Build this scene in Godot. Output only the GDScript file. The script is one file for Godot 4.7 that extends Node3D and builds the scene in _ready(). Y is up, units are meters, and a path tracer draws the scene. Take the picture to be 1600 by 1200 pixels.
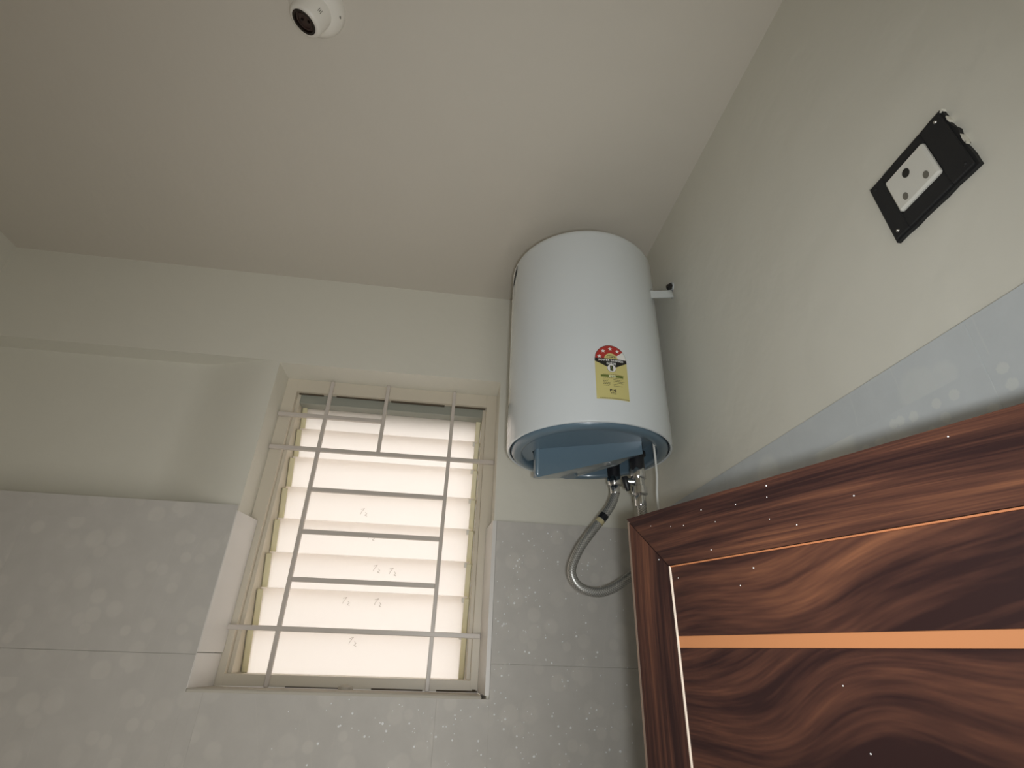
extends Node3D
# A bathroom corner seen from its doorway: water heater, louvred window behind a grille, door leaf.
const EYE := 1.86            # height of the lens above the floor
const ZB := -1.232           # back wall
const XR := 0.464            # right wall
const XL := -1.232           # left wall
const YC := 2.809            # ceiling
const YT := 2.147            # top of the tiling
const WX0 := -0.471          # window opening
const WX1 := 0.113
const WY0 := 1.789
const WY1 := 2.526

var used := {}
var M := {}
var rng := RandomNumberGenerator.new()


func _ready() -> void:
	rng.seed = 7
	# ---- camera, sky, lights, exposure
	var cam := Camera3D.new()
	cam.name = "camera"
	cam.fov = 73.818
	cam.near = 0.02
	cam.far = 60.0
	add_child(cam)
	cam.transform = Transform3D(Basis(Vector3(0.990722, 0.029913, 0.132574), Vector3(-0.088710, 0.881347, 0.464066), Vector3(-0.102962, -0.471521, 0.875823)), Vector3(0, EYE, 0))
	cam.current = true
	var env := Environment.new()
	env.background_mode = Environment.BG_SKY
	var sky := Sky.new()
	var sm := ProceduralSkyMaterial.new()
	sm.sky_top_color = Color(0.96, 0.945, 0.93)
	sm.sky_horizon_color = Color(0.97, 0.95, 0.93)
	sm.ground_horizon_color = Color(0.80, 0.78, 0.76)
	sm.ground_bottom_color = Color(0.62, 0.60, 0.58)
	sm.sky_energy_multiplier = 1.22
	sm.ground_energy_multiplier = 1.22
	sky.sky_material = sm
	env.sky = sky
	env.tonemap_mode = Environment.TONE_MAPPER_LINEAR
	env.tonemap_exposure = 1.12
	env.sdfgi_enabled = true
	env.ssao_enabled = true
	env.ssil_enabled = true
	var we := WorldEnvironment.new()
	we.name = "environment"
	we.environment = env
	add_child(we)
	# daylight of the next room coming in through the open doorway
	var day := AreaLight3D.new()
	day.name = "doorway_daylight"
	day.area_size = Vector2(0.62, 1.95)
	day.area_normalize_energy = true
	day.light_energy = 0.95
	day.light_color = Color(1.0, 0.985, 0.955)
	day.position = Vector3(0.09, 0.99, 0.26)
	day.rotation.y = deg_to_rad(27.0)       # it falls in from the right of the next room
	day.area_range = 12.0
	day.area_attenuation = 2.0
	day.shadow_enabled = true
	add_child(day)
	# the lamp of the phone, just beside its lens
	var fl := SpotLight3D.new()
	fl.name = "phone_lamp"
	fl.light_size = 0.012
	fl.light_energy = 0.245
	fl.light_color = Color(0.97, 0.99, 1.0)
	fl.spot_angle = 66.0
	fl.spot_angle_attenuation = 1.0
	fl.spot_range = 12.0
	fl.spot_attenuation = 2.0
	fl.shadow_enabled = true
	add_child(fl)
	fl.transform = Transform3D(cam.transform.basis, Vector3(0.0259, EYE - 0.0103, -0.0025))

	make_materials()
	build_shell()
	build_tiles()
	build_window()
	build_grille()
	build_heater()
	build_plumbing()
	build_door()
	build_socket()
	build_holder()
	build_droplets()


# ------------------------------------------------------------------ helpers
func numbered(called: String) -> String:
	var n: int = used.get(called, 0)
	used[called] = n + 1
	return called if n == 0 else "%s_%03d" % [called, n]


func thing(called: String, label: String, category: String, at := Vector3.ZERO, group := "") -> Node3D:
	var o := Node3D.new()
	o.name = numbered(called)
	o.position = at
	add_child(o)
	o.set_meta("label", label)
	o.set_meta("category", category)
	if group != "":
		o.set_meta("group", group)
	return o


func put(called: String, mesh: Mesh, mat: Material, parent: Node) -> MeshInstance3D:
	var m := MeshInstance3D.new()
	m.mesh = mesh
	m.material_override = mat
	m.name = numbered(called) if parent == self else called
	m.cast_shadow = GeometryInstance3D.SHADOW_CASTING_SETTING_ON
	parent.add_child(m, true)
	return m


func build(called: String, st: SurfaceTool, mat: Material, parent: Node) -> MeshInstance3D:
	return put(called, st.commit(), mat, parent)


func structure(called: String, st: SurfaceTool, mat: Material, label := "") -> MeshInstance3D:
	var m := MeshInstance3D.new()
	m.mesh = st.commit()
	m.material_override = mat
	m.name = called
	add_child(m)
	m.set_meta("kind", "structure")
	if label != "":
		m.set_meta("label", label)
	return m


func begin() -> SurfaceTool:
	var st := SurfaceTool.new()
	st.begin(Mesh.PRIMITIVE_TRIANGLES)
	return st


func tri(st: SurfaceTool, p: Array, n: Array, uv: Array) -> void:
	var fn: Vector3 = (p[1] - p[0]).cross(p[2] - p[0])
	var order := [0, 1, 2]
	if fn.dot(n[0] + n[1] + n[2]) > 0.0:
		order = [0, 2, 1]
	for i in order:
		st.set_normal(n[i])
		st.set_uv(uv[i])
		st.add_vertex(p[i])


func quad(st: SurfaceTool, a: Vector3, b: Vector3, c: Vector3, d: Vector3, n: Vector3) -> void:
	var uv := []
	for p: Vector3 in [a, b, c, d]:
		if absf(n.z) >= absf(n.x) and absf(n.z) >= absf(n.y):
			uv.append(Vector2(p.x, -p.y))
		elif absf(n.x) >= absf(n.y):
			uv.append(Vector2(p.z, -p.y))
		else:
			uv.append(Vector2(p.x, p.z))
	tri(st, [a, b, c], [n, n, n], [uv[0], uv[1], uv[2]])
	tri(st, [a, c, d], [n, n, n], [uv[0], uv[2], uv[3]])


# a box from corner lo to corner hi with chamfered edges
func box(st: SurfaceTool, lo: Vector3, hi: Vector3, ch := 0.0, xf := Transform3D.IDENTITY) -> void:
	var c := (lo + hi) * 0.5
	var h := (hi - lo) * 0.5
	ch = minf(ch, minf(h.x, minf(h.y, h.z)) * 0.8)
	var i := h - Vector3.ONE * ch
	var tmp := begin()
	for ax in 3:
		var u := (ax + 1) % 3
		var v := (ax + 2) % 3
		for s: float in [-1.0, 1.0]:
			var n := Vector3.ZERO
			n[ax] = s
			var q := []
			for k: Vector2 in [Vector2(-1, -1), Vector2(1, -1), Vector2(1, 1), Vector2(-1, 1)]:
				var p := Vector3.ZERO
				p[ax] = s * h[ax]
				p[u] = k.x * i[u]
				p[v] = k.y * i[v]
				q.append(c + p)
			quad(tmp, q[0], q[1], q[2], q[3], n)
			if ch > 0.0:
				for s2: float in [-1.0, 1.0]:   # edge between the faces ax=s and u=s2
					var n2 := Vector3.ZERO
					n2[ax] = s
					n2[u] = s2
					n2 = n2.normalized()
					var e := []
					for k2: Vector2 in [Vector2(0, -1), Vector2(0, 1), Vector2(1, 1), Vector2(1, -1)]:
						var p2 := Vector3.ZERO
						p2[ax] = s * (h[ax] if k2.x == 0.0 else i[ax])
						p2[u] = s2 * (i[u] if k2.x == 0.0 else h[u])
						p2[v] = k2.y * i[v]
						e.append(c + p2)
					quad(tmp, e[0], e[1], e[2], e[3], n2)
	if ch > 0.0:
		for sx: float in [-1.0, 1.0]:
			for sy: float in [-1.0, 1.0]:
				for sz: float in [-1.0, 1.0]:
					var n3 := Vector3(sx, sy, sz).normalized()
					tri(tmp, [c + Vector3(sx * h.x, sy * i.y, sz * i.z), c + Vector3(sx * i.x, sy * h.y, sz * i.z), c + Vector3(sx * i.x, sy * i.y, sz * h.z)], [n3, n3, n3], [Vector2.ZERO, Vector2.ZERO, Vector2.ZERO])
	st.append_from(tmp.commit(), 0, xf)


# a prism: polygon (x,y) swept from z0 to z1, sharp edges
func prism(st: SurfaceTool, poly: PackedVector2Array, z0: float, z1: float, xf := Transform3D.IDENTITY) -> void:
	var tmp := begin()
	var t := Geometry2D.triangulate_polygon(poly)
	for k in range(0, t.size(), 3):
		for z: float in [z0, z1]:
			var n := Vector3(0, 0, signf(z - (z0 + z1) * 0.5))
			var p := []
			var uv := []
			for j in 3:
				var q := poly[t[k + j]]
				p.append(Vector3(q.x, q.y, z))
				uv.append(Vector2(q.x, -q.y))
			tri(tmp, p, [n, n, n], uv)
	var cw := Geometry2D.is_polygon_clockwise(poly)
	for k in poly.size():
		var a := poly[k]
		var b := poly[(k + 1) % poly.size()]
		var e := (b - a).normalized()
		var n2 := Vector3(e.y, -e.x, 0)
		if cw:
			n2 = -n2
		quad(tmp, Vector3(a.x, a.y, z0), Vector3(b.x, b.y, z0), Vector3(b.x, b.y, z1), Vector3(a.x, a.y, z1), n2)
	st.append_from(tmp.commit(), 0, xf)


# lathe a profile of Vector2(radius, height) about the local y axis; corners sharper than 40 degrees stay sharp
func lathe(st: SurfaceTool, prof: Array, seg := 48, xf := Transform3D.IDENTITY, a0 := 0.0, a1 := TAU) -> void:
	var tmp := begin()
	var nrm := []
	for k in prof.size() - 1:
		var e: Vector2 = prof[k + 1] - prof[k]
		nrm.append(Vector2(e.y, -e.x).normalized())
	for k in prof.size() - 1:
		var na: Vector2 = nrm[k]
		var nb: Vector2 = nrm[k]
		if k > 0 and nrm[k].dot(nrm[k - 1]) > 0.75:
			na = (nrm[k] + nrm[k - 1]).normalized()
		if k < prof.size() - 2 and nrm[k].dot(nrm[k + 1]) > 0.75:
			nb = (nrm[k] + nrm[k + 1]).normalized()
		for s in seg:
			var t0 := lerpf(a0, a1, float(s) / seg)
			var t1 := lerpf(a0, a1, float(s + 1) / seg)
			var c0 := Vector3(cos(t0), 0, sin(t0))
			var c1 := Vector3(cos(t1), 0, sin(t1))
			var A: Vector2 = prof[k]
			var B: Vector2 = prof[k + 1]
			var up := Vector3.UP
			var P := [c0 * A.x + up * A.y, c1 * A.x + up * A.y, c1 * B.x + up * B.y, c0 * B.x + up * B.y]
			var N := [c0 * na.x + up * na.y, c1 * na.x + up * na.y, c1 * nb.x + up * nb.y, c0 * nb.x + up * nb.y]
			var u0 := float(s) / seg
			var u1 := float(s + 1) / seg
			var U := [Vector2(u0, A.y), Vector2(u1, A.y), Vector2(u1, B.y), Vector2(u0, B.y)]
			if A.x > 1e-6:
				tri(tmp, [P[0], P[1], P[2]], [N[0], N[1], N[2]], [U[0], U[1], U[2]])
			if B.x > 1e-6:
				tri(tmp, [P[0], P[2], P[3]], [N[0], N[2], N[3]], [U[0], U[2], U[3]])
	st.append_from(tmp.commit(), 0, xf)


func spline(pts: Array, step := 0.006) -> PackedVector3Array:
	var cv := Curve3D.new()
	cv.bake_interval = step
	for k in pts.size():
		var a: Vector3 = pts[maxi(k - 1, 0)]
		var b: Vector3 = pts[mini(k + 1, pts.size() - 1)]
		var t := (b - a) / 6.0
		cv.add_point(pts[k], -t, t)
	return cv.get_baked_points()


func tube(st: SurfaceTool, path: PackedVector3Array, r: float, seg := 16, capped := true) -> void:
	var side := Vector3.ZERO
	var rings := []
	var dirs := []
	var run := 0.0
	var lens := []
	for k in path.size():
		var d := (path[mini(k + 1, path.size() - 1)] - path[maxi(k - 1, 0)]).normalized()
		if k == 0:
			side = d.cross(Vector3.UP if absf(d.y) < 0.9 else Vector3.RIGHT).normalized()
		else:
			side = (side - d * side.dot(d)).normalized()
			run += path[k].distance_to(path[k - 1])
		var other := d.cross(side)
		var ring := []
		for s in seg + 1:
			var a := TAU * s / seg
			ring.append(side * cos(a) + other * sin(a))
		rings.append(ring)
		dirs.append(d)
		lens.append(run)
	for k in path.size() - 1:
		for s in seg:
			var n := [rings[k][s], rings[k][s + 1], rings[k + 1][s + 1], rings[k + 1][s]]
			var p := [path[k] + n[0] * r, path[k] + n[1] * r, path[k + 1] + n[2] * r, path[k + 1] + n[3] * r]
			var u := [Vector2(float(s) / seg, lens[k]), Vector2(float(s + 1) / seg, lens[k]), Vector2(float(s + 1) / seg, lens[k + 1]), Vector2(float(s) / seg, lens[k + 1])]
			tri(st, [p[0], p[1], p[2]], [n[0], n[1], n[2]], [u[0], u[1], u[2]])
			tri(st, [p[0], p[2], p[3]], [n[0], n[2], n[3]], [u[0], u[2], u[3]])
	if capped:
		for e: int in [0, path.size() - 1]:
			var d2: Vector3 = dirs[e] * (-1.0 if e == 0 else 1.0)
			for s in seg:
				tri(st, [path[e], path[e] + rings[e][s] * r, path[e] + rings[e][s + 1] * r], [d2, d2, d2], [Vector2.ZERO, Vector2.ZERO, Vector2.ZERO])


func along(dir: Vector3, at: Vector3) -> Transform3D:     # local y axis turned to dir
	var y := dir.normalized()
	var x := y.cross(Vector3(0.13, 0.31, 0.94)).normalized()
	return Transform3D(Basis(x, y, x.cross(y)), at)


# ------------------------------------------------------------------ materials
func mat(called: String, c: Color, rough := 0.6, metal := 0.0) -> StandardMaterial3D:
	var m := StandardMaterial3D.new()
	m.resource_name = called
	m.albedo_color = c
	m.roughness = rough
	m.metallic = metal
	M[called] = m
	return m


func c8(r: float, g: float, b: float) -> Color:
	return Color(r / 255.0, g / 255.0, b / 255.0)


func plaster(called: String, c: Color, relief := 0.25) -> void:
	var m := mat(called, c, 0.62)
	var n := FastNoiseLite.new()
	n.seed = 3
	n.noise_type = FastNoiseLite.TYPE_SIMPLEX
	n.frequency = 0.012
	n.fractal_octaves = 4
	var t := NoiseTexture2D.new()
	t.width = 512
	t.height = 512
	t.seamless = true
	t.as_normal_map = true
	t.bump_strength = 3.0
	t.noise = n
	m.normal_enabled = true
	m.normal_texture = t
	m.normal_scale = relief
	m.uv1_triplanar = true
	m.uv1_world_triplanar = true
	m.uv1_scale = Vector3.ONE * 1.3


func make_materials() -> void:
	plaster("wall_paint", c8(223, 220, 208))
	plaster("ceiling_paint", c8(211, 204, 192))
	mat("mortar", c8(196, 190, 178), 0.9)
	mat("grout", c8(150, 145, 138), 0.9)
	mat("frame_paint", c8(212, 203, 186), 0.4)
	mat("grille_paint", c8(205, 196, 188), 0.35)
	mat("clip_plastic", c8(224, 216, 180), 0.45)
	mat("head_grey", c8(150, 152, 142), 0.5)
	mat("tab_white", c8(225, 222, 214), 0.5)
	mat("gap_dark", c8(90, 80, 66), 0.9)
	mat("pencil", c8(196, 188, 180), 0.8)
	var g := mat("frosted_glass", Color(0.985, 0.97, 0.955, 0.0), 0.95)
	g.refraction_enabled = true
	g.refraction_scale = 0.05
	g.transparency = BaseMaterial3D.TRANSPARENCY_ALPHA
	g.backlight_enabled = true
	g.backlight = Color(1.0, 0.985, 0.97)
	mat("reveal_white", c8(228, 224, 219), 0.35)
	var s := mat("heater_white", c8(214, 219, 221), 0.22)
	s.clearcoat_enabled = true
	s.clearcoat = 1.0
	s.clearcoat_roughness = 0.04
	var b := mat("heater_blue", c8(96, 117, 131), 0.3)
	b.clearcoat_enabled = true
	b.clearcoat = 0.5
	b.clearcoat_roughness = 0.12
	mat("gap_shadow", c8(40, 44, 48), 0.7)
	mat("black_plastic", c8(26, 27, 31), 0.45)
	mat("plate_black", c8(30, 30, 31), 0.75)
	mat("chrome", c8(222, 222, 222), 0.16, 1.0)
	mat("steel", c8(190, 188, 184), 0.3, 1.0)
	mat("cord_white", c8(225, 225, 220), 0.5)
	mat("module_white", c8(225, 223, 214), 0.35)
	mat("pin_dark", c8(40, 38, 35), 0.7)
	mat("pin_grey", c8(118, 114, 104), 0.6)
	mat("holder_white", c8(236, 231, 221), 0.35)
	mat("holder_dark", c8(28, 18, 14), 0.3)
	mat("holder_brown", c8(66, 50, 44), 0.5)
	mat("tag_cream", c8(196, 184, 142), 0.6)
	mat("white_print", c8(238, 238, 236), 0.5)
	mat("ink", c8(30, 30, 28), 0.6)
	mat("inlay_orange", c8(188, 126, 83), 0.45)
	mat("edging_white", c8(222, 205, 188), 0.5)
	mat("edging_copper", c8(186, 120, 80), 0.5)
	mat("lipping", c8(126, 106, 92), 0.5)
	mat("floor_tile", c8(150, 146, 140), 0.4)
	mat("room_paint", c8(225, 218, 205), 0.8)
	var w := mat("droplet", c8(250, 251, 252), 0.3, 0.0)
	w.metallic_specular = 0.7
	tile_materials()
	wood_materials()
	braid_material()


func tile_materials() -> void:
	for v in 3:
		var im := Image.create(384, 256, false, Image.FORMAT_RGB8)
		var r := RandomNumberGenerator.new()
		r.seed = 40 + v
		var base := Vector3(200, 196, 190)
		if v == 2:
			base = Vector3(199, 203, 204)
		var acc := PackedFloat32Array()
		acc.resize(384 * 256)
		for k in (52 if v < 2 else 26):
			var cx := r.randf() * 384.0
			var cy := r.randf() * 256.0
			var rad := r.randf_range(9.0, 20.0) if v < 2 else r.randf_range(14.0, 34.0)
			var amt := r.randf_range(0.35, 1.0)
			for y in range(int(cy - rad), int(cy + rad) + 1):
				for x in range(int(cx - rad), int(cx + rad) + 1):
					var d := Vector2(x - cx, y - cy).length() / rad
					if d < 1.0 and y >= 0 and y < 256:
						var xi := posmod(x, 384)
						var f := amt * smoothstep(1.0, 0.62, d)
						acc[y * 384 + xi] = maxf(acc[y * 384 + xi], f)
		if v == 2:            # row of small buds near the upper edge and a few curved stems
			for k in 30:
				var bx := r.randf() * 384.0
				var by := r.randf_range(4.0, 34.0)
				for y in range(int(by - 5), int(by + 6)):
					for x in range(int(bx - 5), int(bx + 6)):
						if y >= 0 and Vector2(x - bx, y - by).length() < 4.5:
							acc[y * 384 + posmod(x, 384)] = maxf(acc[y * 384 + posmod(x, 384)], 0.8)
		for k in 5:
			var sx := r.randf() * 384.0
			var bend := r.randf_range(-60.0, 60.0)
			for q in 500:
				var t := q / 500.0
				var x := posmod(int(sx + bend * t * t), 384)
				var y := int(250.0 - 230.0 * t)
				acc[y * 384 + x] = maxf(acc[y * 384 + x], 0.4)
		var n := FastNoiseLite.new()
		n.seed = v
		n.frequency = 0.02
		for y in 256:
			for x in 384:
				var f := acc[y * 384 + x]
				var c := base + Vector3(8, 7.5, 6.5) * f + Vector3.ONE * n.get_noise_2d(x, y) * 4.0
				if v == 2:
					c = base + Vector3(12, 10.5, 6) * f + Vector3.ONE * n.get_noise_2d(x, y) * 4.0
				im.set_pixel(x, y, Color(c.x / 255.0, c.y / 255.0, c.z / 255.0))
		var m := mat("tile_%d" % v, Color.WHITE, 0.48)
		m.albedo_texture = ImageTexture.create_from_image(im)
		m.uv1_scale = Vector3(1.0 / 0.45, 1.0 / 0.30, 1)
		m.metallic_specular = 0.3


func wood_image(seed_: int, swirl: float, warm: float, w: int, h: int) -> Image:
	var im := Image.create(w, h, false, Image.FORMAT_RGB8)
	var a := FastNoiseLite.new()
	a.seed = seed_
	a.frequency = 1.0
	a.fractal_octaves = 3
	var dark := Vector3(46, 30, 29)
	var mid := Vector3(82, 53, 43)
	var lite := Vector3(122, 80, 58)
	for y in h:
		for x in w:
			var u := float(x) / w * 2.0       # along the grain
			var v := float(y) / h
			var wob := a.get_noise_2d(u * 0.35, v * 0.5 + 9.0)
			var vv := v + swirl * (wob + 0.35 * u * u * 0.25)
			var big := a.get_noise_2d(u * 0.6 + 3.0, vv * 3.0)
			var med := a.get_noise_2d(u * 0.8 + 17.0, vv * 9.0)
			var fine := a.get_noise_2d(u * 1.6 + 31.0, vv * 34.0)
			var hair := a.get_noise_2d(u * 6.0 + 51.0, vv * 120.0)
			var t := 0.34 + warm + big * 0.5 + med * 0.4 + fine * 0.34 + hair * 0.2
			var c := dark.lerp(mid, clampf(t * 2.0, 0, 1)).lerp(lite, clampf(t * 2.0 - 1.0, 0, 1))
			im.set_pixel(x, y, Color(c.x / 255.0, c.y / 255.0, c.z / 255.0))
	return im


func wood_materials() -> void:
	var k := 0
	for e: Array in [["wood_rail", 5, 0.05, 0.04], ["wood_stile", 12, 0.10, -0.14], ["wood_panel", 23, 0.16, -0.07], ["wood_lower", 31, 0.36, -0.19]]:
		var m := mat(e[0], Color.WHITE, 0.38)
		m.albedo_texture = ImageTexture.create_from_image(wood_image(e[1], e[2], e[3], 640, 512))
		m.metallic_specular = 0.35
		k += 1


func braid_material() -> void:
	var im := Image.create(32, 32, false, Image.FORMAT_RGB8)
	for y in 32:
		for x in 32:
			var a := posmod(x + y, 8)
			var b := posmod(x - y, 8)
			var v := 0.76
			if a < 2 or b < 2:
				v = 0.56
			elif a > 4 and b > 4:
				v = 0.86
			im.set_pixel(x, y, Color(v, v * 0.99, v * 0.96))
	var m := mat("braid", Color.WHITE, 0.36, 0.6)
	m.albedo_texture = ImageTexture.create_from_image(im)
	m.uv1_scale = Vector3(2, 55, 1)


# ------------------------------------------------------------------ the room
func recess(x: float) -> float:
	return 0.060 * (1.0 - smoothstep(-0.70, -0.472, x))


func build_shell() -> void:
	# back wall: beam over a recessed field that comes forward again beside the window
	var st := begin()
	var yb := 2.531
	box(st, Vector3(XL - 0.14, WY1 + 0.05, ZB - 0.22), Vector3(XR + 0.14, YC + 0.11, ZB - 0.07))
	box(st, Vector3(WX0, WY1, ZB - 0.20), Vector3(XR + 0.15, YC + 0.12, ZB))
	box(st, Vector3(XL - 0.15, yb, ZB - 0.20), Vector3(WX0, YC + 0.12, ZB))
	box(st, Vector3(WX1, 0, ZB - 0.22), Vector3(XR + 0.15, WY1, ZB))
	box(st, Vector3(WX0, 0, ZB - 0.22), Vector3(WX1, WY0 - 0.008, ZB))
	box(st, Vector3(XL - 0.15, 0, ZB - 0.22), Vector3(WX0, YT - 0.012, ZB))
	box(st, Vector3(XL - 0.15, YT - 0.02, ZB - 0.22), Vector3(WX0 - 0.001, yb + 0.01, ZB - 0.065))
	var nx := 70
	var ny := 12
	var xa := XL - 0.02
	var xb := WX0
	for i in nx:
		for j in ny:
			var P := []
			var N := []
			var U := []
			for k: Vector2 in [Vector2(0, 0), Vector2(1, 0), Vector2(1, 1), Vector2(0, 1)]:
				var x := lerpf(xa, xb, (i + k.x) / nx)
				var y := lerpf(YT - 0.014, yb, (j + k.y) / ny)
				var z := ZB - recess(x)
				var dz := -(recess(x + 0.002) - recess(x - 0.002)) / 0.004
				P.append(Vector3(x, y, z))
				N.append(Vector3(-dz, 0, 1).normalized())
				U.append(Vector2(x, y))
			tri(st, [P[0], P[1], P[2]], [N[0], N[1], N[2]], [U[0], U[1], U[2]])
			tri(st, [P[0], P[2], P[3]], [N[0], N[2], N[3]], [U[0], U[2], U[3]])
	# the return of that plaster at the window corner
	box(st, Vector3(WX0 - 0.012, YT - 0.014, ZB - 0.2), Vector3(WX0, yb, ZB - 0.0005), 0.0)
	structure("wall_back", st, M.wall_paint, "cream back wall with a shallow beam above and the window in it")
	st = begin()
	box(st, Vector3(XR, 0, ZB - 0.22), Vector3(XR + 0.15, YC + 0.12, 0.22))
	structure("wall_right", st, M.wall_paint, "cream right wall carrying the water heater and the black socket plate")
	st = begin()
	box(st, Vector3(XL - 0.15, 0, ZB - 0.22), Vector3(XL, YC + 0.12, 0.22))
	structure("wall_left", st, M.wall_paint)
	st = begin()
	box(st, Vector3(XL - 0.15, 0, 0.10), Vector3(-0.26, YC + 0.12, 0.22))
	box(st, Vector3(-0.26, 2.02, 0.10), Vector3(XR + 0.15, YC + 0.12, 0.22))
	box(st, Vector3(0.452, 0, 0.10), Vector3(XR + 0.15, 2.02, 0.22))
	structure("wall_front", st, M.wall_paint)
	st = begin()
	box(st, Vector3(XL - 0.15, YC, ZB - 0.22), Vector3(XR + 0.15, YC + 0.15, 0.22))
	structure("ceiling", st, M.ceiling_paint, "plain cream ceiling of the bathroom")
	st = begin()
	box(st, Vector3(XL - 0.15, -0.1, ZB - 0.22), Vector3(XR + 0.15, 0, 0.22))
	structure("floor", st, M.floor_tile)
	# the projecting outer wall of the house, left of the window
	st = begin()
	box(st, Vector3(-1.05, 0, -2.5), Vector3(-0.85, 5.5, ZB - 0.22))
	structure("wall_outside", st, M.mortar)
	# the next room, closed: the daylight stands in the doorway
	st = begin()
	box(st, Vector3(-1.6, -0.1, 0.22), Vector3(1.8, 0, 2.6))
	structure("floor_hall", st, M.floor_tile)
	st = begin()
	box(st, Vector3(-1.6, 2.81, 0.22), Vector3(1.8, 2.93, 2.6))
	structure("ceiling_hall", st, M.room_paint)
	st = begin()
	box(st, Vector3(-1.72, -0.1, 0.22), Vector3(-1.6, 2.93, 2.72))
	box(st, Vector3(1.8, -0.1, 0.22), Vector3(1.92, 2.93, 2.72))
	box(st, Vector3(-1.6, -0.1, 2.6), Vector3(1.8, 2.93, 2.72))
	box(st, Vector3(-1.72, 0, 0.10), Vector3(XL - 0.15, 2.93, 0.22))
	box(st, Vector3(XR + 0.15, 0, 0.10), Vector3(1.92, 2.93, 0.22))
	structure("wall_hall", st, M.room_paint)


func tile(parent: Node, m: Material, lo: Vector3, hi: Vector3, second := []) -> void:
	var st := begin()
	box(st, lo, hi, 0.00025)
	if second.size():
		box(st, second[0], second[1], 0.00025)
	build("tile", st, m, parent)


func build_tiles() -> void:
	var back := get_node("wall_back")
	var right := get_node("wall_right")
	var left := get_node("wall_left")
	var z0 := ZB + 0.0
	var z1 := ZB + 0.007
	var g := 0.00025
	var k := 0
	for row in 7:
		var y1 := YT - 0.3 * row - g
		var y0 := YT - 0.3 * (row + 1) + g
		if row == 6:
			y0 = 0.002
		for cx: Array in [[XL, -0.888], [-0.888, -0.438], [-0.438, 0.012], [0.012, 0.455]]:
			var x0: float = cx[0] + 0.00005
			var x1: float = cx[1] - 0.00005
			var m: Material = M["tile_%d" % (k % 2)]
			k += 1
			if row == 0:
				if x0 < -0.89:
					tile(back, m, Vector3(x0, y0, z0), Vector3(x1, y1, z1))
				elif x0 < -0.5:
					tile(back, m, Vector3(x0, y0, z0), Vector3(WX0, y1, z1))
				elif x0 > 0.0:
					tile(back, m, Vector3(WX1 + 0.006, y0, z0), Vector3(x1, y1, z1))
			elif row == 1 and x0 > -0.889:
				var yw := WY0 - 0.006
				if x0 < -0.5:
					tile(back, m, Vector3(x0, y0, z0), Vector3(WX0, y1, z1), [Vector3(WX0, y0, z0), Vector3(x1, yw, z1)])
				elif x0 < 0.0:
					tile(back, m, Vector3(x0, y0, z0), Vector3(x1, yw, z1))
				else:
					tile(back, m, Vector3(WX1 + 0.006, y0, z0), Vector3(x1, y1, z1), [Vector3(x0, y0, z0), Vector3(WX1 + 0.006, yw, z1)])
			else:
				tile(back, m, Vector3(x0, y0, z0), Vector3(x1, y1, z1))
		for c in 3:
			var za := maxf(ZB + 0.008, -1.232 + 0.45 * c + 0.00005)
			var zb := minf(0.098, -1.232 + 0.45 * (c + 1) - 0.00005)
			tile(right, M.tile_2, Vector3(XR - 0.007, y0, za), Vector3(XR, y1, zb))
			tile(left, M.tile_1, Vector3(XL, y0, za), Vector3(XL + 0.007, y1, zb))
	# small dark blemish on the tiling left of the window
	var st := begin()
	lathe(st, [Vector2(0.0045, 0.0), Vector2(0.003, 0.0012), Vector2(0, 0.0015)], 10, along(Vector3(0, 0, 1), Vector3(-1.107, 2.044, z1)))
	build("dark_blemish", st, M.grout, back)


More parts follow.
